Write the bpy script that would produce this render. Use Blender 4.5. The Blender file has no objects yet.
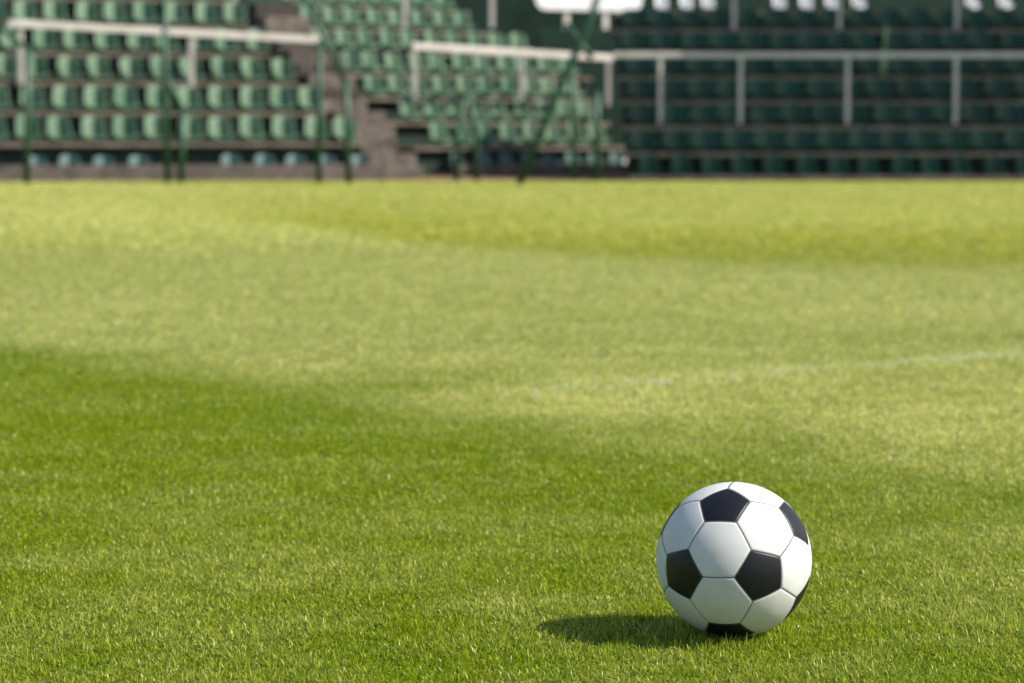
import bpy, bmesh, math, random
import numpy as np
from mathutils import Vector, Matrix

R = math.radians
rng = np.random.default_rng(7)
random.seed(7)
scene = bpy.context.scene

# ------------------------------------------------------------------ camera, sky, sun, exposure
F_PX, CAM_H, HORIZON = 2418.0, 0.708, 137.0
PITCH = math.atan((341.5 - HORIZON) / F_PX)
BALL_Y = 3.39

cam_d = bpy.data.cameras.new('camera')
cam_d.sensor_width = 36.0
cam_d.lens = F_PX / 1024 * 36.0
cam_d.clip_start, cam_d.clip_end = 0.05, 2000
cam = bpy.data.objects.new('camera', cam_d)
scene.collection.objects.link(cam)
cam.location = (0, 0, CAM_H)
cam.rotation_euler = (R(90) - PITCH, 0, 0)
cam_d.dof.use_dof = True
cam_d.dof.focus_distance = 3.36
cam_d.dof.aperture_fstop = 5.6
scene.camera = cam

SUN_EL, SUN_AZ = R(42), R(103)          # azimuth clockwise from +Y
SUN_DIR = Vector((math.sin(SUN_AZ) * math.cos(SUN_EL), math.cos(SUN_AZ) * math.cos(SUN_EL), math.sin(SUN_EL)))

world = bpy.data.worlds.new('World')
scene.world = world
world.use_nodes = True
wn = world.node_tree
wn.nodes.clear()
sky = wn.nodes.new('ShaderNodeTexSky')
sky.sky_type = 'NISHITA'
sky.sun_disc = False
sky.sun_elevation = SUN_EL
sky.sun_rotation = SUN_AZ
sky.air_density, sky.dust_density, sky.ozone_density = 1.0, 1.5, 1.0
bg = wn.nodes.new('ShaderNodeBackground')
bg.inputs['Strength'].default_value = 0.115
wo = wn.nodes.new('ShaderNodeOutputWorld')
wn.links.new(sky.outputs[0], bg.inputs[0])
wn.links.new(bg.outputs[0], wo.inputs[0])

sun_d = bpy.data.lights.new('sun', 'SUN')
sun_d.energy = 4.75
sun_d.angle = R(0.53)
sun_d.color = (1.0, 0.94, 0.84)
sun = bpy.data.objects.new('sun', sun_d)
scene.collection.objects.link(sun)
sun.rotation_euler = SUN_DIR.to_track_quat('Z', 'Y').to_euler()

scene.view_settings.view_transform = 'Standard'
scene.view_settings.look = 'None'
scene.view_settings.gamma = 1.0
scene.view_settings.exposure = 0.46
scene.cycles.use_denoising = True
scene.cycles.denoiser = 'OPENIMAGEDENOISE'
scene.cycles.denoising_prefilter = 'ACCURATE'
scene.cycles.max_bounces = 8
scene.cycles.sample_clamp_indirect = 6.0

# ------------------------------------------------------------------ helpers
def at(px, py, Y):
    """world point on the sight line of a pixel, at depth Y"""
    u, v = (px - 512) / F_PX, -(py - 341.5) / F_PX
    d = Vector((u, math.cos(PITCH) + v * math.sin(PITCH), v * math.cos(PITCH) - math.sin(PITCH)))
    return Vector((0, 0, CAM_H)) + d * (Y / d.y)

def xat(px, Y):
    return at(px, 137, Y).x

class MB:
    """collects shapes into one mesh"""
    def __init__(self):
        self.v, self.f = [], []
    def add(self, verts, faces):
        o = len(self.v)
        self.v += [tuple(p) for p in verts]
        self.f += [tuple(i + o for i in f) for f in faces]
    def box(self, lo, hi, M=None, bev=0.0):
        bm = bmesh.new()
        bmesh.ops.create_cube(bm, size=1)
        for v in bm.verts:
            v.co = Vector([lo[i] + (v.co[i] + .5) * (hi[i] - lo[i]) for i in range(3)])
        if bev > 0:
            bmesh.ops.bevel(bm, geom=list(bm.edges), offset=bev, segments=2, affect='EDGES', profile=.6)
        if M is not None:
            bmesh.ops.transform(bm, matrix=M, verts=bm.verts)
        bm.verts.index_update()
        self.add([v.co.copy() for v in bm.verts], [[v.index for v in f.verts] for f in bm.faces])
        bm.free()
    def tube(self, pts, r, n=10, cap=True):
        pts = [Vector(p) for p in pts]
        rings = []
        for i, p in enumerate(pts):
            a = pts[max(i - 1, 0)]
            b = pts[min(i + 1, len(pts) - 1)]
            t = (b - a).normalized()
            s = t.cross(Vector((0, 1, .01))).normalized()
            w = s.cross(t)
            rings.append([p + (s * math.cos(2 * math.pi * k / n) + w * math.sin(2 * math.pi * k / n)) * r for k in range(n)])
        vs = [p for rg in rings for p in rg]
        fs = [[i * n + k, i * n + (k + 1) % n, (i + 1) * n + (k + 1) % n, (i + 1) * n + k]
              for i in range(len(pts) - 1) for k in range(n)]
        if cap:
            fs.append(list(range(n))[::-1])
            fs.append([(len(pts) - 1) * n + k for k in range(n)])
        self.add(vs, fs)
    def mesh(self, name, mat, smooth=False):
        me = bpy.data.meshes.new(name)
        me.from_pydata(self.v, [], self.f)
        if mat:
            me.materials.append(mat)
        bm = bmesh.new()
        bm.from_mesh(me)
        bmesh.ops.recalc_face_normals(bm, faces=bm.faces)
        bm.to_mesh(me)
        bm.free()
        if smooth:
            me.polygons.foreach_set('use_smooth', [True] * len(me.polygons))
        return me
    def build(self, name, mat, parent=None, smooth=False):
        return link(name, self.mesh(name, mat, smooth), parent)

def link(name, data, parent=None):
    o = bpy.data.objects.new(name, data)
    scene.collection.objects.link(o)
    if parent is not None:
        o.parent = parent
    return o

def tag(o, label=None, cat=None, group=None, kind=None):
    if label: o['label'] = label
    if cat: o['category'] = cat
    if group: o['group'] = group
    if kind: o['kind'] = kind
    return o

def thing(name, label, cat, loc=(0, 0, 0), rz=0.0, group=None):
    o = link(name, None)
    o.location = loc
    o.rotation_euler = (0, 0, rz)
    return tag(o, label, cat, group)

# ------------------------------------------------------------------ materials
def new_mat(name):
    m = bpy.data.materials.new(name)
    m.use_nodes = True
    nt = m.node_tree
    b = nt.nodes['Principled BSDF']
    return m, nt, b

def noise(nt, scale, detail=4, rough=.6, coord='Object', dist=0.0):
    tc = nt.nodes.new('ShaderNodeTexCoord')
    n = nt.nodes.new('ShaderNodeTexNoise')
    n.inputs['Scale'].default_value = scale
    n.inputs['Detail'].default_value = detail
    n.inputs['Roughness'].default_value = rough
    n.inputs['Distortion'].default_value = dist
    nt.links.new(tc.outputs[coord], n.inputs['Vector'])
    return n.outputs['Fac']

def ramp(nt, fac, stops):
    r = nt.nodes.new('ShaderNodeValToRGB')
    while len(r.color_ramp.elements) < len(stops):
        r.color_ramp.elements.new(.5)
    for e, (p, c) in zip(r.color_ramp.elements, stops):
        e.position, e.color = p, (*c, 1) if len(c) == 3 else c
    nt.links.new(fac, r.inputs['Fac'])
    return r.outputs['Color']

def mixc(nt, fac, a, b):
    m = nt.nodes.new('ShaderNodeMix')
    m.data_type = 'RGBA'
    for s, val in ((0, fac), (6, a), (7, b)):
        if hasattr(val, 'is_linked') or isinstance(val, bpy.types.NodeSocket):
            nt.links.new(val, m.inputs[s])
        else:
            m.inputs[s].default_value = val if s == 0 else (*val, 1)
    return m.outputs[2]

def bump(nt, b, height, strength, dist):
    n = nt.nodes.new('ShaderNodeBump')
    n.inputs['Strength'].default_value = strength
    n.inputs['Distance'].default_value = dist
    nt.links.new(height, n.inputs['Height'])
    nt.links.new(n.outputs[0], b.inputs['Normal'])

def simple(name, c1, c2, scale, rough=.6, bmp=0.0, bdist=.01, metal=0.0):
    m, nt, b = new_mat(name)
    f = noise(nt, scale, 6, .65)
    nt.links.new(ramp(nt, f, [(.3, c1), (.7, c2)]), b.inputs['Base Color'])
    b.inputs['Roughness'].default_value = rough
    b.inputs['Metallic'].default_value = metal
    if bmp:
        bump(nt, b, noise(nt, scale * 6, 6), bmp, bdist)
    return m

M_conc = simple('weathered_concrete', (.10, .080, .058), (.235, .20, .15), 3.0, .9, .5, .01)
M_conc_stair = simple('stair_concrete', (.028, .025, .022), (.165, .142, .122), 6.0, .92, .6, .02)
M_conc_pale = simple('shade_offset_concrete', (.18, .145, .095), (.36, .30, .21), 3.0, .9, .5, .01)  # colour lightened to offset the shade on the right block
M_riser = simple('shade_toned_riser', (.008, .020, .014), (.024, .046, .033), 2.5, .95, .4, .01)  # near-black green paints in the shade beneath the slabs
oi = M_conc_stair.node_tree.nodes.new('ShaderNodeObjectInfo')
_nt = M_conc_stair.node_tree
_b = _nt.nodes['Principled BSDF']
_c = _b.inputs['Base Color'].links[0].from_socket
def _mul(nt, c, fac, stops):
    r_ = nt.nodes.new('ShaderNodeValToRGB')
    for e, (p, col) in zip(r_.color_ramp.elements, stops):
        e.position, e.color = p, (*col, 1)
    nt.links.new(fac, r_.inputs['Fac'])
    m_ = nt.nodes.new('ShaderNodeMix'); m_.data_type = 'RGBA'; m_.blend_type = 'MULTIPLY'; m_.inputs[0].default_value = 1
    nt.links.new(c, m_.inputs[6]); nt.links.new(r_.outputs[0], m_.inputs[7])
    return m_.outputs[2]
_nt.links.new(_mul(_nt, _c, oi.outputs['Random'], [(.1, (.32, .31, .30)), (.9, (1.5, 1.45, 1.4))]), _b.inputs['Base Color'])
M_kerb = simple('kerb_wall_concrete', (.055, .045, .038), (.17, .14, .12), 3.5, .92, .5, .01)
M_track = simple('cinder_track', (.16, .09, .045), (.27, .17, .09), 2.0, .95, .4, .01)
M_rail = simple('chipped_white_paint', (.55, .49, .42), (.78, .73, .67), 5.0, .45, .2, .003)
M_pole = simple('green_pole_paint', (.012, .05, .022), (.035, .105, .05), 4.0, .45)
M_palepole = simple('pale_green_paint', (.22, .33, .16), (.30, .42, .22), 6.0, .5)
M_board = simple('white_board', (.80, .80, .82), (.86, .86, .88), 2.0, .4)
M_caster = simple('shade_caster_sheet', (.10, .11, .11), (.16, .17, .17), .6, .6)
M_wall = simple('dark_green_wall', (.006, .030, .018), (.018, .060, .036), 2.2, .8)
M_steel = simple('bracket_steel', (.05, .045, .04), (.12, .10, .085), 8.0, .5, metal=.4)

def seat_mat(name, fresh, faded, w):
    m, nt, b = new_mat(name)
    oi = nt.nodes.new('ShaderNodeObjectInfo')
    f = noise(nt, 5.0, 5, .7)
    mt = nt.nodes.new('ShaderNodeMath'); mt.operation = 'MULTIPLY_ADD'
    nt.links.new(oi.outputs['Random'], mt.inputs[0])
    mt.inputs[1].default_value = .7
    nt.links.new(f, mt.inputs[2])
    nt.links.new(ramp(nt, mt.outputs[0], [(w, fresh), (w + .55, faded)]), b.inputs['Base Color'])
    b.inputs['Roughness'].default_value = .48
    return m
M_seat = seat_mat('faded_green_plastic', (.034, .116, .062), (.110, .190, .112), .35)
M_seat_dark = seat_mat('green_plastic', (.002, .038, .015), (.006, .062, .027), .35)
M_seat_teal = seat_mat('old_teal_plastic', (.025, .095, .095), (.08, .15, .14), .35)
M_seat_white = seat_mat('white_plastic', (.72, .72, .74), (.84, .84, .85), .35)

# ------------------------------------------------------------------ lawn zones (mown stripes, pale colour standing in for sheen of leaning blades)
def sstep(a, b, x):
    t = np.clip((x - a) / (b - a), 0, 1)
    return t * t * (3 - 2 * t)

def vnoise(x, y, s, seed):
    """smooth value noise"""
    g = np.random.default_rng(seed).random((256, 256))
    x, y = x * s + 1000, y * s + 1000
    xi, yi = np.floor(x).astype(int), np.floor(y).astype(int)
    fx, fy = x - xi, y - yi
    fx, fy = fx * fx * (3 - 2 * fx), fy * fy * (3 - 2 * fy)
    a, b_ = g[xi % 256, yi % 256], g[(xi + 1) % 256, yi % 256]
    c, d = g[xi % 256, (yi + 1) % 256], g[(xi + 1) % 256, (yi + 1) % 256]
    return (a * (1 - fx) + b_ * fx) * (1 - fy) + (c * (1 - fx) + d * fx) * fy

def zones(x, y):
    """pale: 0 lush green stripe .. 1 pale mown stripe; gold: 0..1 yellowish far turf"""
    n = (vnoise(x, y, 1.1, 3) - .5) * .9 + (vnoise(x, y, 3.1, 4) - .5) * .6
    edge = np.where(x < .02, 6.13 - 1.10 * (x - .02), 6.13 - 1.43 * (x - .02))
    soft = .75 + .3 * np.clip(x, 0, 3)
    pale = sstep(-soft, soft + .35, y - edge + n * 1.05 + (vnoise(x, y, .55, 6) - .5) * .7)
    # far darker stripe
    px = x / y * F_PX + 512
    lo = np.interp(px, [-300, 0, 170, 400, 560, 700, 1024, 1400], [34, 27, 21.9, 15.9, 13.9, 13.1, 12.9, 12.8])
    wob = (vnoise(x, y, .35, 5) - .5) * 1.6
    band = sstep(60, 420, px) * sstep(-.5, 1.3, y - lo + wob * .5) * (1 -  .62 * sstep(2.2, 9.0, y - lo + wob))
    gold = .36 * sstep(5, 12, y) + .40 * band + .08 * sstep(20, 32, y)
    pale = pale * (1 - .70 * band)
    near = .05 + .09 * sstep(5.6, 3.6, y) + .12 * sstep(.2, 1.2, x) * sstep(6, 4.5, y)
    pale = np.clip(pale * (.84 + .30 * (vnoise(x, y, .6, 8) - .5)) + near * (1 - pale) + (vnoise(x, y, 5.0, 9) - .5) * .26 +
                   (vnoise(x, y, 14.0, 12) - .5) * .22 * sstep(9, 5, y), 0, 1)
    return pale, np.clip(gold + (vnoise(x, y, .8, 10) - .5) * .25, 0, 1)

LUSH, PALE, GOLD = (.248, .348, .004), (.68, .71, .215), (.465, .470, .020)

# ground sheet
m, nt, b = new_mat('turf_soil')
f = noise(nt, 6.0, 8, .7)
nt.links.new(ramp(nt, f, [(.3, (.045, .075, .006)), (.7, (.085, .12, .012))]), b.inputs['Base Color'])
b.inputs['Roughness'].default_value = 1.0
b.inputs['Specular IOR Level'].default_value = 0.0
M_ground = m
g = MB()
g.add([(-400, -100, 0), (400, -100, 0), (400, 500, 0), (-400, 500, 0)], [(0, 1, 2, 3)])
tag(g.build('ground', M_ground), kind='structure')
g = MB()
g.add([(-60, 38.1, .004), (60, 38.1, .004), (60, 75, .004), (-60, 75, .004)], [(0, 1, 2, 3)])
tag(g.build('track', M_track), kind='structure')

# blade material
def grass_mat(name, paint=False):
    m = bpy.data.materials.new(name)
    m.use_nodes = True
    nt = m.node_tree
    nt.nodes.clear()
    out = nt.nodes.new('ShaderNodeOutputMaterial')
    def attr(n, t):
        a = nt.nodes.new('ShaderNodeAttribute')
        a.attribute_name, a.attribute_type = n, t
        return a.outputs['Fac']
    pale, gold = attr('pale', 'INSTANCER'), attr('gold', 'INSTANCER')
    tint, hgt = attr('tint', 'GEOMETRY'), attr('hgt', 'GEOMETRY')
    oi = nt.nodes.new('ShaderNodeObjectInfo')
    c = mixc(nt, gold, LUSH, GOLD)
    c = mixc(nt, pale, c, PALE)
    # blade to blade variation: darker blue-green .. yellow-green .. straw
    var = ramp(nt, tint, [(0, (.36, .48, .6)), (.42, (.95, .97, 1)), (.80, (1.30, 1.18, .9)), (.92, (1.45, 1.22, 1.5)), (1, (1.9, 1.45, 3.5))])
    mul = nt.nodes.new('ShaderNodeMix'); mul.data_type = 'RGBA'; mul.blend_type = 'MULTIPLY'; mul.inputs[0].default_value = 1
    nt.links.new(c, mul.inputs[6]); nt.links.new(var, mul.inputs[7])
    c = mul.outputs[2]
    var2 = ramp(nt, oi.outputs['Random'], [(0, (.86, .90, .90)), (.5, (1, 1, 1)), (1, (1.11, 1.08, 1.04))])
    mul = nt.nodes.new('ShaderNodeMix'); mul.data_type = 'RGBA'; mul.blend_type = 'MULTIPLY'; mul.inputs[0].default_value = 1
    nt.links.new(c, mul.inputs[6]); nt.links.new(var2, mul.inputs[7])
    c = mul.outputs[2]
    # darker olive tone towards the foot of each blade
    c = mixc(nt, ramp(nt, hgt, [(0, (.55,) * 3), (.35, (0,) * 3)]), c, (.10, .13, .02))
    if paint:
        c = mixc(nt, ramp(nt, tint, [(.15, (0,) * 3), (.4, (.85,) * 3)]), c, (.84, .83, .74))
    p = nt.nodes.new('ShaderNodeBsdfPrincipled')
    nt.links.new(c, p.inputs['Base Color'])
    p.inputs['Roughness'].default_value = .36
    p.inputs['Specular IOR Level'].default_value = .33
    tr = nt.nodes.new('ShaderNodeBsdfTranslucent')
    nt.links.new(c, tr.inputs['Color'])
    ad = nt.nodes.new('ShaderNodeMixShader')
    ad.inputs[0].default_value = .42
    nt.links.new(p.outputs[0], ad.inputs[1]); nt.links.new(tr.outputs[0], ad.inputs[2])
    nt.links.new(ad.outputs[0], out.inputs[0])
    return m
M_blade = grass_mat('grass_blade')
M_blade_paint = grass_mat('grass_blade_with_line_paint', True)

def tuft(name, n, rad, hmin, hmax, wid, mat, lean=.5):
    """n curved tapering blades in one clump"""
    V, Fc, tint, hg = [], [], [], []
    tvs = (rng.permutation(n) + rng.random(n)) / n
    for _ in range(n):
        a = rng.random() * 2 * math.pi
        r0 = rad * math.sqrt(rng.random())
        base = np.array([r0 * math.cos(a), r0 * math.sin(a), -.002])
        d = rng.random() * 2 * math.pi
        dirv = np.array([math.cos(d), math.sin(d), 0])
        side0 = rng.normal(0, .5) + d + math.pi / 2
        side = np.array([math.cos(side0), math.sin(side0), 0])
        L = hmin + (hmax - hmin) * rng.random() ** 1.3
        ln = abs(rng.normal(0, lean)) + .08
        curl = rng.random() * 1.3
        w = wid * (.65 + .6 * rng.random())
        o = len(V)
        t = 0.0
        p = base.copy()
        ang = ln
        seg = 4
        tv = tvs[_]
        for k in range(seg + 1):
            q = k / seg
            ww = w * .5 * (1 - q ** 2.2) * (.75 + .5 * q)
            if k < seg:
                V += [p - side * ww, p + side * ww]
                tint += [tv, tv]; hg += [q, q]
            else:
                V += [p.copy()]
                tint += [tv]; hg += [1]
            p = p + (dirv * math.sin(ang) + np.array([0, 0, 1]) * math.cos(ang)) * (L / seg)
            ang = min(ang + curl / seg * 1.4, 2.0)
        for k in range(seg - 1):
            Fc.append((o + 2 * k, o + 2 * k + 1, o + 2 * k + 3, o + 2 * k + 2))
        Fc.append((o + 2 * seg - 2, o + 2 * seg - 1, o + 2 * seg))
    me = bpy.data.meshes.new(name)
    me.from_pydata([tuple(v) for v in V], [], Fc)
    me.polygons.foreach_set('use_smooth', [True] * len(Fc))
    for nm, arr in (('tint', tint), ('hgt', hg)):
        at_ = me.attributes.new(nm, 'FLOAT', 'POINT')
        at_.data.foreach_set('value', np.array(arr, dtype=np.float32))
    me.materials.append(mat)
    return bpy.data.objects.new(name, me)

def scatter(name, tufts, P, rot, scl, idx, pale, gold):
    coll = bpy.data.collections.new(name + '_tufts')
    for t in tufts:
        coll.objects.link(t)
    me = bpy.data.meshes.new(name)
    n = len(P)
    me.vertices.add(n)
    me.vertices.foreach_set('co', P.astype(np.float32).ravel())
    def put(nm, typ, key, arr):
        a = me.attributes.new(nm, typ, 'POINT')
        a.data.foreach_set(key, arr)
    put('rot', 'FLOAT_VECTOR', 'vector', rot.astype(np.float32).ravel())
    put('scl', 'FLOAT_VECTOR', 'vector', scl.astype(np.float32).ravel())
    put('idx', 'INT', 'value', idx.astype(np.int32))
    put('pale', 'FLOAT', 'value', pale.astype(np.float32))
    put('gold', 'FLOAT', 'value', gold.astype(np.float32))
    o = link(name, me)
    ng = bpy.data.node_groups.new(name + '_scatter', 'GeometryNodeTree')
    ng.interface.new_socket(name='Geometry', in_out='INPUT', socket_type='NodeSocketGeometry')
    ng.interface.new_socket(name='Geometry', in_out='OUTPUT', socket_type='NodeSocketGeometry')
    N, Lk = ng.nodes, ng.links
    gi, go = N.new('NodeGroupInput'), N.new('NodeGroupOutput')
    ci = N.new('GeometryNodeCollectionInfo')
    ci.inputs['Collection'].default_value = coll
    ci.inputs['Separate Children'].default_value = True
    ci.inputs['Reset Children'].default_value = True
    ip = N.new('GeometryNodeInstanceOnPoints')
    ip.inputs['Pick Instance'].default_value = True
    def na(nm, typ):
        a = N.new('GeometryNodeInputNamedAttribute')
        a.data_type = typ
        a.inputs['Name'].default_value = nm
        return a.outputs['Attribute']
    Lk.new(gi.outputs[0], ip.inputs['Points'])
    Lk.new(ci.outputs[0], ip.inputs['Instance'])
    Lk.new(na('idx', 'INT'), ip.inputs['Instance Index'])
    Lk.new(na('rot', 'FLOAT_VECTOR'), ip.inputs['Rotation'])
    Lk.new(na('scl', 'FLOAT_VECTOR'), ip.inputs['Scale'])
    Lk.new(ip.outputs[0], go.inputs[0])
    md = o.modifiers.new('scatter', 'NODES')
    md.node_group = ng
    return o

def points(y0, y1, dens, side):
    """uniform points in the wedge in view from y0 to y1, with a margin to either side"""
    hw = lambda y: .2118 * y * 1.12 + side
    n = int(dens * (hw(y0) + hw(y1)) * (y1 - y0))
    y = y0 + (y1 - y0) * rng.random(n * 2)
    x = (rng.random(n * 2) * 2 - 1) * hw(y1)
    k = np.abs(x) < hw(y)
    return x[k], y[k]

BALL_X = xat(733.75, BALL_Y)
LINE_A, LINE_B = at(1024, 349, 7.87), at(560, 386, 6.70)
def line_dist(x, y):
    ax, ay, bx, by = LINE_A.x, LINE_A.y, LINE_B.x, LINE_B.y
    dx, dy = ax - bx, ay - by
    L = math.hypot(dx, dy)
    return ((x - bx) * dy - (y - by) * dx) / L, ((x - bx) * dx + (y - by) * dy) / L

near_t = [tuft('near_tuft', 24, .016, .006, .0175, .0018, M_blade, 1.35) for _ in range(8)]
mid_t = [tuft('mid_tuft', 18, .022, .009, .022, .0028, M_blade, 1.2) for _ in range(6)]
far_t = [tuft('far_tuft', 16, .05, .013, .030, .008, M_blade, 1.05) for _ in range(6)]

def attrs(x, y, smin, smax):
    n = len(x)
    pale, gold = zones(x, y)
    rot = np.zeros((n, 3))
    rot[:, 2] = 0
    tilt = rng.normal(0, .13, n)
    rot[:, 0] = -.30 * pale + rng.normal(0, .16, n)      # pale stripe: blades laid away by the mower
    rot[:, 1] = tilt
    rot[:, 2] = rng.normal(0, 1.0, n)
    s = smin + (smax - smin) * rng.random(n)
    hum = .82 + .36 * vnoise(x, y, 7.0, 21)
    scl = np.stack([s, s, s * hum], 1)
    return rot, scl, pale, gold

groups = []
for nm, T, rngs in (('near', near_t, [(2.3, 4.6, 7800, .30, 0, .8, 1.15), (4.6, 8.6, 4600, .4, 0, .9, 1.35)]),
                    ('mid', mid_t, [(5.8, 10.5, 2300, .6, 1, .85, 1.2), (10.5, 18.5, 1200, .8, 1, .95, 1.4)]),
                    ('far', far_t, [(13.5, 24, 420, 1.2, 2, .8, 1.1), (24, 38.3, 240, 1.8, 2, .85, 1.2)])):
    for y0, y1, dens, side, gi, s0, s1 in rngs:
        x, y = points(y0, y1, dens, side)
        keep = (x - BALL_X) ** 2 + (y - BALL_Y) ** 2 > .030 ** 2
        d, along = line_dist(x, y)
        on = (np.abs(d + (vnoise(along, d * 0, 3, 31) - .5) * .03) < .05) & (along > -.25)
        keep &= ~on
        if gi == 0: keep &= rng.random(len(y)) > sstep(5.8, 8.6, y)
        if gi == 1: keep &= (rng.random(len(y)) < sstep(5.8, 8.6, y)) & (rng.random(len(y)) > sstep(13.5, 18.5, y))
        if gi == 2: keep &= rng.random(len(y)) < sstep(13.5, 18.5, y)
        x, y = x[keep], y[keep]
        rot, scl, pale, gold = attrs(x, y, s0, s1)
        base = {0: 0, 1: 8, 2: 14}[gi]
        cnt = {0: 8, 1: 6, 2: 6}[gi]
        # turf pushed aside by the ball stands a little higher round it
        rb = np.sqrt((x - BALL_X) ** 2 + (y - BALL_Y) ** 2)
        scl[:, 2] *= 1 + .85 * np.exp(-((rb - .07) / .035) ** 2)
        groups.append((np.stack([x, y, np.zeros(len(x))], 1), rot, scl, base + rng.integers(0, cnt, len(x)), pale, gold))
cat_ = [np.concatenate([g_[i] for g_ in groups]) for i in range(6)]
for i, t in enumerate(near_t + mid_t + far_t):
    t.name = 'tuft_%02d' % i
lawn = scatter('lawn_grass', near_t + mid_t + far_t, *cat_)
tag(lawn, 'short mown green turf with paler mowing stripes', 'grass', kind='stuff')

# the worn white line: blades that still carry line paint
n = 6500
al = -.25 + rng.random(n) * 5.6
dd = np.clip(rng.normal(0, .05, n), -.12, .12)
dx, dy = (LINE_A - LINE_B).x, (LINE_A - LINE_B).y
L = math.hypot(dx, dy)
x = LINE_B.x + (al * dx + dd * dy) / L
y = LINE_B.y + (al * dy - dd * dx) / L
rot, scl, pale, gold = attrs(x, y, .8, 1.15)
wear = .9 * sstep(-1.2, 2.4, al) * np.clip(.22 + .7 * vnoise(al, al * 0, 2.6, 33) + .3 * (vnoise(al, dd, 9, 34) - .5), 0, 1) 
worn = rng.random(n) > wear
pt = [tuft('line_tuft_%02d' % i, 18, .02, .009, .022, .0028, M_blade_paint if i < 4 else M_blade, 1.2) for i in range(8)]
idx = np.where(worn, 4, 0) + rng.integers(0, 4, n)
lm = scatter('line_marking', pt, np.stack([x, y, np.zeros(n)], 1), rot, scl, idx, pale, gold)
tag(lm, kind='structure')

# ------------------------------------------------------------------ stands
class Row:
    """a straight terrace row: p0 at pixel column px0 and depth y0, running along direction (cos a, sin a)"""
    def __init__(self, px0, y0, ang):
        self.p = Vector((xat(px0, y0), y0, 0))
        self.d = Vector((math.cos(ang), math.sin(ang), 0))
        self.n = Vector((-math.sin(ang), math.cos(ang), 0))   # towards the back of the stand
        self.ang = ang
    def back(self, v):
        r = Row.__new__(Row)
        r.p, r.d, r.n, r.ang = self.p + self.n * v, self.d, self.n, self.ang
        return r
    def u(self, px):
        k = (px - 512) / F_PX / (math.cos(PITCH))
        k = xat(px, 1.0)
        # p.x + u d.x = k (p.y + u d.y)
        return (k * self.p.y - self.p.x) / (self.d.x - k * self.d.y)
    def pt(self, u, v=0.0, h=0.0):
        q = self.p + self.d * u + self.n * v
        return Vector((q.x, q.y, h))
    def M(self):
        return Matrix.Translation(self.p) @ Matrix.Rotation(self.ang, 4, 'Z')

def stand(name, label, front, h0, rise, tread, nrows, uspan, drop=None, conc=None, thick=.062):
    """terrace of nrows slabs; uspan(r, row) -> (u0, u1)"""
    t = thing(name, label, 'grandstand')
    rows = []
    for r in range(nrows):
        row = front.back(r * tread)
        u0, u1 = uspan(r, row)
        h = h0 + r * rise - (.085 if r == drop else 0)
        mb = MB()
        mb.box((u0, 0, h - thick), (u1, tread + .10, h), row.M(), .012)
        st = mb.build('terrace_step', conc or M_conc, t)
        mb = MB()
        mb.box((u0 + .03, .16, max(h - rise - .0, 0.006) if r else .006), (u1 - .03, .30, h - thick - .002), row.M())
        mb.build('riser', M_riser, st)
        rows.append((row, u0, u1, h))
    return t, rows

A_L, A_M = R(17), R(34)
front_L = Row(60, 38.4, A_L)
front_M = Row(520, 44.5, A_M)
front_R = Row(800, 38.8, 0.0)

L_END = [366, 326, 300, 272, 252, 240, 232]
def span_L(r, row):
    return row.u(-130), row.u(L_END[r])
M_BEG = [414, 378, 350, 332, 312, 300, 285, 270]
M_END = [626, 610, 596, 592, 545, 498, 470, 450]
def span_M(r, row):
    return row.u(M_BEG[r]), row.u(M_END[r])
R_BEG = [632, 622, 608, 602, 555, 508, 480, 470]
def span_R(r, row):
    return 1.82 - row.p.x, 11.5 - row.p.x

st_L, rows_L = stand('grandstand', 'sunlit terrace block with green bucket seats, left of the broken stairs', front_L, .61, .50, .75, 6, span_L)
st_M, rows_M = stand('grandstand', 'sunlit angled terrace block with green bucket seats, right of the broken stairs', front_M, .53, .45, .75, 7, span_M)
st_R, rows_R = stand('grandstand', 'shaded dark terrace block of green seats facing the pitch on the right', front_R, .46, .425, .74, 7, span_R, 6, M_conc_pale, .065)

# low kerb walls in front of each block
def kerb(st, row, u0, u1, h, v=-.95):
    mb = MB()
    mb.box((u0, v, 0), (u1, v + .14, h), row.M(), .015)
    mb.build('kerb_wall', M_kerb, st)
    mb = MB()
    mb.box((u0, v + .143, .006), (u1, .30, .05), row.M())
    mb.build('lowest_step', M_conc, st)
kerb(st_L, rows_L[0][0], rows_L[0][1], rows_L[0][2] + .1, .27)
kerb(st_M, rows_M[0][0], rows_M[0][1] + .35, rows_M[0][2], .22)
kerb(st_R, rows_R[0][0], rows_R[0][1], rows_R[0][2], .10, -.75)

# pale curved bracket closing the end of the angled block
row, u0, u1, h = rows_M[0]
mb = MB()
e = row.pt(u1 - .05, -.03, h - .04)
pts = []
for k in range(13):
    q = k / 12
    pts.append(e + row.d * (.10 * math.sin(q * math.pi) + .06 * q - .45 * q * q) + Vector((0, 0, -.46 * q)))
mb.tube(pts, .045)
mb.build('end_bracket', M_rail, st_M, True)

# back walls, unseen slab added and shaped to shade the right block
def backwall(st, rows, tread, top, ext=.4):
    row, u0, u1, h = rows[-1]
    mb = MB()
    mb.box((u0 - ext, tread + .12, 0), (u1, tread + .40, top), row.M(), .02)
    mb.build('back_wall', M_wall, st)
backwall(st_L, rows_L, .75, 4.6)
backwall(st_M, rows_M, .75, 4.6)

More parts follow.
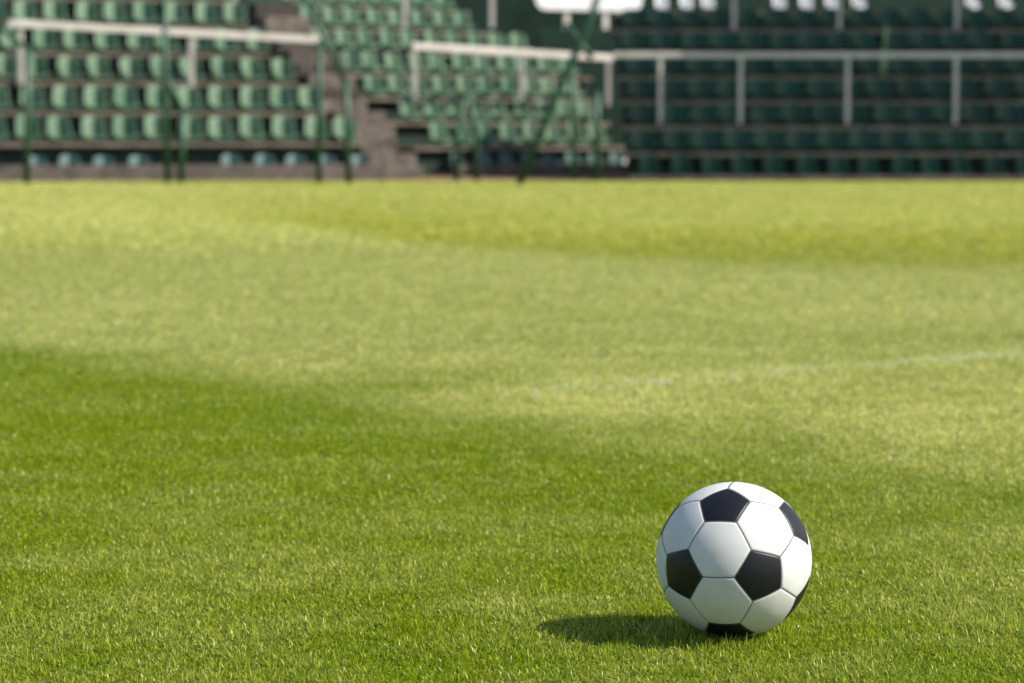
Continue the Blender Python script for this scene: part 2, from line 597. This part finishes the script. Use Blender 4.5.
CASTER_H = 9.0
def cast(px, Y, h, X=None):
    p = Vector((xat(px, Y) if X is None else X, Y, h))
    return p + SUN_DIR * ((CASTER_H - h) / SUN_DIR.z)
corners = [cast(0, 38.4, 0, 1.85), cast(0, 41.0, 1.5, 1.7), cast(0, 43.15, 2.8, 1.65), cast(0, 43.15, 2.8, 24), cast(0, 38.55, 0, 24)]
mb = MB()
nn = len(corners)
mb.add([(c.x, c.y, CASTER_H) for c in corners] + [(c.x, c.y, CASTER_H + .25) for c in corners],
       [list(range(nn))[::-1], [nn + i for i in range(nn)]] + [[i, (i + 1) % nn, nn + (i + 1) % nn, nn + i] for i in range(nn)])
mb.build('shade_caster', M_caster, st_R)
for X, Y in ((12.4, 41.5), (19, 41.5), (26, 41.5)):  # supports for the unseen added shade slab
    mb = MB()
    mb.box((X - .15, Y - .15, 0), (X + .15, Y + .15, CASTER_H - .003), None, .02)
    mb.build('column', M_pole, st_R)

# ------------------------------------------------------------------ stairs between the two sunlit blocks
stairs = thing('concrete_stairs', 'broken brown concrete stairs climbing between the two sunlit seat blocks', 'stairs')
bd = Vector((-.50, .866, 0))
sd = Vector((.866, .50, 0))
base = Vector((xat(397, 41.0), 41.0, 0))
for k in range(14):
    h = .26 + k * .225
    c = base + bd * (.38 * k)
    Mx = Matrix(((sd.x, bd.x, 0, c.x), (sd.y, bd.y, 0, c.y), (0, 0, 1, 0), (0, 0, 0, 1)))
    w = .44 + rng.random() * .06
    o = (rng.random() - .5) * .24
    mb = MB()
    mb.box((-w + o, 0, .006 if k == 0 else h - .42), (w + o, .44, h - rng.random() * .08), Mx, .03)
    mb.build('stair_step', M_conc_stair, stairs)

# ------------------------------------------------------------------ seats
def shell(rows_, name, mat):
    """rows_: list of (list of points); two-sided thin shell"""
    P = np.array(rows_)                                # (ns, nt, 3)
    ns, nt_, _ = P.shape
    du = np.gradient(P, axis=0); dv = np.gradient(P, axis=1)
    N = np.cross(du, dv); N /= np.linalg.norm(N, axis=2, keepdims=True) + 1e-9
    Q = P + N * .012
    V = np.concatenate([P.reshape(-1, 3), Q.reshape(-1, 3)])
    o = ns * nt_
    Fc = []
    for i in range(ns - 1):
        for j in range(nt_ - 1):
            a, b_, c, d = i * nt_ + j, i * nt_ + j + 1, (i + 1) * nt_ + j + 1, (i + 1) * nt_ + j
            Fc += [(a, b_, c, d), (o + d, o + c, o + b_, o + a)]
    ring = [j for j in range(nt_)] + [i * nt_ + nt_ - 1 for i in range(1, ns)] + \
           [(ns - 1) * nt_ + j for j in range(nt_ - 2, -1, -1)] + [i * nt_ for i in range(ns - 2, 0, -1)]
    for i in range(len(ring)):
        a, b_ = ring[i], ring[(i + 1) % len(ring)]
        Fc.append((b_, a, o + a, o + b_))
    mb = MB(); mb.add(V, Fc)
    return mb.mesh(name, mat, True)

def seat_meshes(mat):
    W, T = 11, 9
    back = []
    for i in range(T):
        q = i / (T - 1)
        z = .05 + .39 * q
        rowp = []
        half = .185 * (1 - .05 * q) * (math.sqrt(max(0, 1 - max(0, (q - .80) / .20) ** 2 * .22)))
        for j in range(W):
            s = -1 + 2 * j / (W - 1)
            wing = .165 * (1 - .25 * q) * abs(s) ** 1.8
            droop = .035 * q ** 4 * abs(s) ** 3
            rowp.append((half * s, .44 + .07 * q - wing + .0, z - droop))
        back.append(rowp)
    pan = []
    for i in range(T):
        q = i / (T - 1)
        rowp = []
        for j in range(W):
            s = -1 + 2 * j / (W - 1)
            half = .195 * (.92 + .08 * q)
            z = .105 - .045 * q + .05 * abs(s) ** 2.5 - .03 * max(0, .18 - q) / .18
            rowp.append((half * s, .13 + .305 * q - .115 * max(0, q - .6) / .4 * abs(s) ** 2, z))
        pan.append(rowp)
    return shell(back, 'backrest', mat), shell(pan, 'seat_pan', mat)

leg = MB()
leg.box((-.06, .22, .002), (.06, .40, .058), None, .006)
leg_me = leg.mesh('bracket', M_steel)
SEATS = {k: seat_meshes(mm) for k, mm in (('faded', M_seat), ('dark', M_seat_dark), ('teal', M_seat_teal), ('white', M_seat_white))}
proto = {}
def make_proto(kind):
    t = link('stadium_seat', None)
    b_, p_ = SEATS[kind]
    for nm, me in (('backrest', b_), ('seat_pan', p_), ('bracket', leg_me)):
        link(nm, me, t)
    return t
def place_seat(kind, row, u, v, h, label, group, s=1.0, cat='seat'):
    if kind not in proto:
        proto[kind] = o = make_proto(kind)
    else:
        src = proto[kind]
        o = src.copy(); scene.collection.objects.link(o)
        for ch in src.children:
            c = ch.copy(); scene.collection.objects.link(c); c.parent = o
    o.location = row.pt(u, v, h)
    o.rotation_euler = (rng.normal(0, .02), rng.normal(0, .025), row.ang + rng.normal(0, .065))
    o.scale = (s, s, s) if not isinstance(s, tuple) else s
    tag(o, label, cat, group)
    return o

ORD = ['first', 'second', 'third', 'fourth', 'fifth', 'sixth', 'seventh', 'eighth', 'ninth', 'tenth', 'eleventh', 'twelfth',
       'thirteenth', 'fourteenth', 'fifteenth', 'sixteenth', 'seventeenth', 'eighteenth', 'nineteenth', 'twentieth']
L_LAST = [349, 316, 287, 261, 239, 230]
for r, (row, u0, u1, h) in enumerate(rows_L):
    u, k = row.u(L_LAST[r]), 0
    while u > row.u(-18):
        place_seat('faded', row, u, .0, h, '%s seat left of the broken stairs, %s terrace row up, faded green' % (ORD[k], ORD[r]), 'faded green seats in the sunlit blocks')
        u -= .515; k += 1
M_FIRST = [450, 419, 383, 358, 331, 318, 300]
M_LAST = [612, 597, 583, 577, 531, 484, 462]
for r, (row, u0, u1, h) in enumerate(rows_M):
    u, k = row.u(M_FIRST[r]), 0
    while u < row.u(M_LAST[r]):
        place_seat('faded', row, u, .0, h, '%s seat right of the broken stairs, %s terrace row up, faded green' % (ORD[k], ORD[r]), 'faded green seats in the sunlit blocks')
        u += .50; k += 1
WHITE_PX = [661, 686, 708, 779, 806, 833, 861, 975, 1008]
for r, (row, u0, u1, h) in enumerate(rows_R):
    if r < 6:
        u, k = u0 + .32, 0
        while u < row.u(1040):
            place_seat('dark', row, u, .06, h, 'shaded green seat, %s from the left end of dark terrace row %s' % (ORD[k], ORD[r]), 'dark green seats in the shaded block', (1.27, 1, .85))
            u += .50; k += 1
    else:
        for k, px in enumerate(WHITE_PX):
            place_seat('white', row, row.u(px), .0, h, '%s white seat from the left on the top row of the dark terrace' % ORD[k], 'white seats on the shaded block', (.58, 1, 1))
# old low seats behind the kerb walls
row, u0, u1, h = rows_L[0]
u, k = u1 - .22, 0
for j in range(16):
    if row.pt(u).x < xat(-15, 37.9): break
    if rng.random() < .72 or j == 0:
        place_seat('teal', row, u, -.62, .05, 'old teal low seat behind the left kerb wall, %s from the stairs' % ORD[k], 'old teal seats along the kerb', .84); k += 1
    u -= .515
row, u0, u1, h = rows_M[0]
u, k = u0 + .75, 0
while u < u1 - .2:
    place_seat('teal', row, u, -.62, .05, 'old teal low seat under the angled block, %s from the stairs' % ORD[k], 'old teal seats along the kerb', .84); k += 1
    u += .50
row, u0, u1, h = rows_R[0]
u, k = u0 + .35, 0
while u < row.u(1040):
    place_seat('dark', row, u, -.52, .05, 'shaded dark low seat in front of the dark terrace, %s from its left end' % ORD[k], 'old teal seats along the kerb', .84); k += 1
    u += .50

# ------------------------------------------------------------------ crowd barriers
def barrier(label, a, b_, posts, w=.075, group='white crowd barriers on the terraces'):
    """a, b_: rail ends (px, py, Y); posts: (px, py_bottom)"""
    A, B = at(*a), at(*b_)
    t = thing('crowd_barrier', label, 'barrier', (A.x, A.y, 0), 0, group)
    org = Vector((A.x, A.y, 0))
    mb = MB()
    d = (B - A).normalized()
    s = d.cross(Vector((0, 0, 1))).normalized()
    up = s.cross(d)
    Mx = Matrix(((d.x, s.x, up.x, A.x - org.x), (d.y, s.y, up.y, A.y - org.y), (d.z, s.z, up.z, A.z), (0, 0, 0, 1)))
    mb.box((0, -w / 2, -w * .75), ((B - A).length, w / 2, w * .75), Mx, .012)
    mb.build('rail', M_rail, t)
    for px, pyb in posts:
        k = (px - a[0]) / (b_[0] - a[0])
        Yp = A.y + (B.y - A.y) * k
        q = A + (B - A) * k
        X = xat(px, Yp)
        zb = at(px, pyb, Yp).z
        mb = MB()
        mb.box((X - w * .55 - org.x, Yp - w * .4 - org.y, zb), (X + w * .55 - org.x, Yp + w * .4 - org.y, q.z - w * .76), None, .008)
        mb.build('post', M_rail, t)
    return t
barrier('sloping white crowd barrier across the block left of the stairs', (8, 23, 39.55), (320, 40, 41.2), [(22, 84), (192, 91)], .075)
barrier('white crowd barrier across the sunlit block right of the stairs', (412, 46, 43.8), (612, 58, 46.2), [(415, 98), (522, 99), (608, 106)], .075)
barrier('long grey-white crowd barrier across the shaded dark terrace', (613, 55, 39.75), (1075, 55, 39.75), [(660, 124), (740, 124), (847, 124), (955, 124), (1060, 124)], .062)
barrier('upper crowd barrier on the dark terrace, only its posts showing', (660, -36, 42.54), (1075, -36, 42.54), [(733, 29), (838, 29), (955, 29), (1060, 29)], .065)
barrier('upper crowd barrier on the sunlit block, only one post showing', (400, -32, 45.2), (530, -28, 46.7), [(405, 28), (492, 28)], .085)

# pale green short post on the dark terrace
t = thing('marker_post', 'short pale green post standing at the shaded barrier', 'post', (0, 0, 0))
p0, p1, p2 = at(883, 76, 41.02), at(884, 50, 41.02), at(886, 26, 41.02)
mb = MB(); mb.tube([Vector((p0.x, p0.y, rows_R[3][3])), p0, p1], .06); mb.build('pole', M_palepole, t, True)
mb = MB(); mb.tube([p1, p2], .03); mb.build('tip', M_palepole, t, True)

# ------------------------------------------------------------------ green poles along the pitch edge
def pole(label, chains, r=.05, Y=36.3):
    """chains: lists of (px, py[, Y]); the first is the upright"""
    base = at(chains[0][0][0], chains[0][0][1], Y)
    t = thing('fence_pole', label, 'pole', (base.x, Y, 0), 0, 'green poles along the pitch edge')
    for i, ch in enumerate(chains):
        pts = [at(c[0], c[1], c[2] if len(c) > 2 else Y) - Vector((base.x, Y, 0)) for c in ch]
        if i == 0:
            pts[0].z = 0.0
        mb = MB(); mb.tube(pts, r if i == 0 else r * .8, 12)
        mb.build('upright' if i == 0 else 'arm', M_pole, t, True)
    return t
pole('green pole at the far left with an arm leaning up and left', [[(27, 183), (27, 120), (28, 48)], [(28, 50), (-2, 25)]])
pole('tall thin green pole left of a bent green pole, before the left block', [[(167, 183), (166, 100), (164, -20)]], .045)
pole('bent green pole whose top leans left across the left block', [[(181, 183), (183, 112)], [(183, 113), (174, 92), (163, 70)]])
pole('thin green pole in front of the seat beside the broken stairs', [[(319, 183), (319, 110), (320, 40)]], .045)
pole('green pole by the broken stairs with a long arm leaning up and left', [[(349, 184), (347, 130), (346, 82)], [(346, 84), (326, 42), (303, -6)]])
pole('green trestle pole, left leg of the A shape before the angled block', [[(457, 180), (457, 135), (466, 96)]], .045, 38.0)
pole('green trestle pole, right leg of the A shape before the angled block', [[(476, 181), (477, 130), (467, 95)]], .045, 38.0)
pole('long slanting green pole rising to the right past the white board', [[(519, 187), (550, 112), (576, 52), (590, 22), (600, -12)], [(566, 24), (582, 46), (592, 58)]], .055, 35.6)
pole('thin dark green pole in front of the angled block near its end', [[(574, 181), (573, 120), (572, 70)]], .04, 38.0)
pole('dark green pole at the corner of the sunlit and shaded terraces', [[(597, 181), (597, 130), (597, 92)]], .05, 38.0)

# dark boarded wall closing the corner between the blocks, and the white board standing on its ledge
t = thing('corner_wall', 'dark green wall filling the corner between sunlit and shaded terraces', 'wall', (.9, 51.1, 0))
H1 = at(565, 29, 50.4).z
mb = MB(); mb.box((-.35, -.7, 0), (1.9, .3, H1), None, .02); mb.build('ledge', M_wall, t)
mb = MB(); mb.box((-3.4, .8, 0), (13.5, 1.1, 5.6), None, .02); mb.build('panel', M_wall, t)
YB = 50.9
c0 = at(587.5, 11, YB)
w = 107 * YB / F_PX / math.cos(R(22))
t = thing('notice_board', 'blank white board with rounded corners on two posts above the corner wall', 'board', (c0.x, YB, 0), R(22))
Hh, rc, z0 = .95, .24, c0.z
pts = []
for cx, cz, a0 in ((-w / 2 + rc, rc, 180), (w / 2 - rc, rc, 270), (w / 2 - rc, Hh - rc, 0), (-w / 2 + rc, Hh - rc, 90)):
    for k in range(9):
        a = R(a0 + 90 * k / 8)
        pts.append((cx + rc * math.cos(a), z0 + cz + rc * math.sin(a)))
nb = len(pts)
mb = MB()
mb.add([(p[0], -.10, p[1]) for p in pts] + [(p[0], -.06, p[1]) for p in pts],
       [list(range(nb)), [nb + i for i in range(nb)][::-1]] + [[i, nb + i, nb + (i + 1) % nb, (i + 1) % nb] for i in range(nb)])
mb.build('panel', M_board, t)
zl = H1
for px in (566, 605):
    ux = (px - 587.5) * YB / F_PX / math.cos(R(22))
    mb = MB(); mb.box((ux - .06, -.055, zl), (ux + .06, .03, z0 + Hh - .1), None, .008); mb.build('post', M_rail, t)

# ------------------------------------------------------------------ the ball
RB = .11
m, nt, b = new_mat('ball_white_leather')
f = noise(nt, 22.0, 8, .75, 'Object', .4)
nt.links.new(ramp(nt, f, [(.28, (.50, .50, .475)), (.42, (.60, .60, .59)), (.65, (.65, .65, .64))]), b.inputs['Base Color'])
b.inputs['Roughness'].default_value = .55
b.inputs['Specular IOR Level'].default_value = .35
bump(nt, b, noise(nt, 420.0, 3, .6), .10, .0006)
M_bw = m
m, nt, b = new_mat('ball_black_leather')
f = noise(nt, 700.0, 2, .7)
nt.links.new(ramp(nt, f, [(.60, (.006, .0065, .010)), (.80, (.035, .037, .045))]), b.inputs['Base Color'])
b.inputs['Roughness'].default_value = .42
b.inputs['Specular IOR Level'].default_value = .4
bump(nt, b, noise(nt, 420.0, 3, .6), .12, .0006)
M_bb = m
M_seam = simple('seam_lining', (.10, .10, .10), (.16, .16, .155), 40, .9)  # dark grey lining seen between the panels
M_thread = simple('thread', (.16, .16, .155), (.26, .26, .25), 60, .7)

center = at(733.75, 559, BALL_Y)
center.z = RB + .001
phi = (1 + 5 ** .5) / 2
ico = np.array([(0, s1, s2 * phi) for s1 in (1, -1) for s2 in (1, -1)] + [(s1, s2 * phi, 0) for s1 in (1, -1) for s2 in (1, -1)] +
               [(s2 * phi, 0, s1) for s1 in (1, -1) for s2 in (1, -1)], float)
ico /= np.linalg.norm(ico, axis=1, keepdims=True)
adj = lambda i, j: abs(ico[i] @ ico[j] - .4472) < .02
# orientation: three neighbouring black panels seen at these spots of the disc (right, up)
vz = (Vector((0, 0, CAM_H)) - center).normalized()
vx = Vector((0, 0, 1)).cross(vz).normalized()
vy = vz.cross(vx)
seen = [(-.143, .683), (.325, -.179), (-.663, -.179)]
tgt = []
for sx, sy in seen:
    sz = math.sqrt(1 - sx * sx - sy * sy)
    tgt.append(np.array(vx * sx + vy * sy + vz * sz))
best = None
for i in range(12):
    for j in range(12):
        for k in range(12):
            if i != j and j != k and i != k and adj(i, j) and adj(j, k) and adj(i, k):
                A = ico[[i, j, k]].T @ np.array(tgt)
                U, S, Vt = np.linalg.svd(A)
                D = np.diag([1, 1, np.sign(np.linalg.det(Vt.T @ U.T))])
                Rm = Vt.T @ D @ U.T
                err = sum(np.linalg.norm(Rm @ ico[q] - t_) for q, t_ in zip((i, j, k), tgt))
                if best is None or err < best[0]:
                    best = (err, Rm)
Rm = best[1]
icoW = (Rm @ ico.T).T
ball = thing('football', 'black and white football resting on the grass', 'football', (center.x, center.y, 0))
def panel(name, ctr, cor, mat):
    ctr = ctr / np.linalg.norm(ctr)
    nC = len(cor)
    SEG = 10
    border = []
    for a in range(nC):
        p, q = cor[a], cor[(a + 1) % nC]
        for s in range(SEG):
            v = p + (q - p) * s / SEG
            border.append(v / np.linalg.norm(v))
    border = np.array(border)
    ap = np.linalg.norm((cor[0] + cor[1]) / 2 / np.linalg.norm((cor[0] + cor[1]) / 2) - ctr) * RB
    ts = [0, .2, .4, .6, .75, .85, .9, .93, .955, .972, .984, .992]
    V, Fc = [tuple(ctr * (RB + .0003) + np.array([0, 0, center.z]))], []
    nb_ = len(border)
    for t_ in ts[1:]:
        ed = (1 - t_) * ap
        r = RB - .0019 * math.exp(-(ed / .0009) ** 1.15)
        pts = ctr + (border - ctr) * t_
        # soften the corners of the panel slightly
        pts = pts / np.linalg.norm(pts, axis=1, keepdims=True) * r
        V += [tuple(p + np.array([0, 0, center.z])) for p in pts]
    for s in range(nb_):
        Fc.append((0, 1 + s, 1 + (s + 1) % nb_))
    for k in range(len(ts) - 2):
        for s in range(nb_):
            a, b_ = 1 + k * nb_ + s, 1 + k * nb_ + (s + 1) % nb_
            Fc.append((a, a + nb_, b_ + nb_, b_))
    mb = MB(); mb.add(V, Fc)
    return mb.build(name, mat, ball, True)
edges = [(i, j) for i in range(12) for j in range(i + 1, 12) if adj(i, j)]
def third(i, j):
    return icoW[i] * 2 / 3 + icoW[j] / 3
def order(ctr, pts):
    c = ctr / np.linalg.norm(ctr)
    u = pts[0] - c * (pts[0] @ c); u /= np.linalg.norm(u)
    w_ = np.cross(c, u)
    return sorted(pts, key=lambda p: math.atan2(p @ w_, p @ u))
for i in range(12):
    panel('black_panel', icoW[i], order(icoW[i], [third(i, j) for j in range(12) if j != i and adj(i, j)]), M_bb)
seams = set()
for i in range(12):
    for j in range(i + 1, 12):
        for k in range(j + 1, 12):
            if adj(i, j) and adj(j, k) and adj(i, k):
                ctr = icoW[i] + icoW[j] + icoW[k]
                pts = [third(a, b_) for a in (i, j, k) for b_ in (i, j, k) if a != b_]
                panel('white_panel', ctr, order(ctr, pts), M_bw)
# lining just under the panels, and the stitches that bridge every seam
bm = bmesh.new()
bmesh.ops.create_icosphere(bm, subdivisions=5, radius=RB - .0017)
bmesh.ops.translate(bm, verts=bm.verts, vec=(0, 0, center.z))
me = bpy.data.meshes.new('lining'); bm.to_mesh(me); bm.free()
me.materials.append(M_seam); me.polygons.foreach_set('use_smooth', [True] * len(me.polygons))
link('lining', me, ball)
segs = []
for i, j in edges:
    segs.append((third(i, j), third(j, i)))            # hexagon - hexagon seams
for i in range(12):
    o_ = order(icoW[i], [third(i, j) for j in range(12) if j != i and adj(i, j)])
    segs += [(o_[a], o_[(a + 1) % 5]) for a in range(5)]   # pentagon - hexagon seams
mb = MB()
for p, q in segs:
    for s in range(16):
        v = p + (q - p) * (s + .5) / 16
        v /= np.linalg.norm(v)
        e_ = (q - p) / np.linalg.norm(q - p)
        w_ = np.cross(v, e_); w_ /= np.linalg.norm(w_)
        e_ = np.cross(w_, v)
        c = v * (RB - .0006) + np.array([0, 0, center.z])
        Mx = Matrix(((e_[0], w_[0], v[0], c[0]), (e_[1], w_[1], v[1], c[1]), (e_[2], w_[2], v[2], c[2]), (0, 0, 0, 1)))
        mb.box((-.0004, -.0011, -.0004), (.0004, .0011, .0003), Mx)
mb.build('stitching', M_thread, ball)
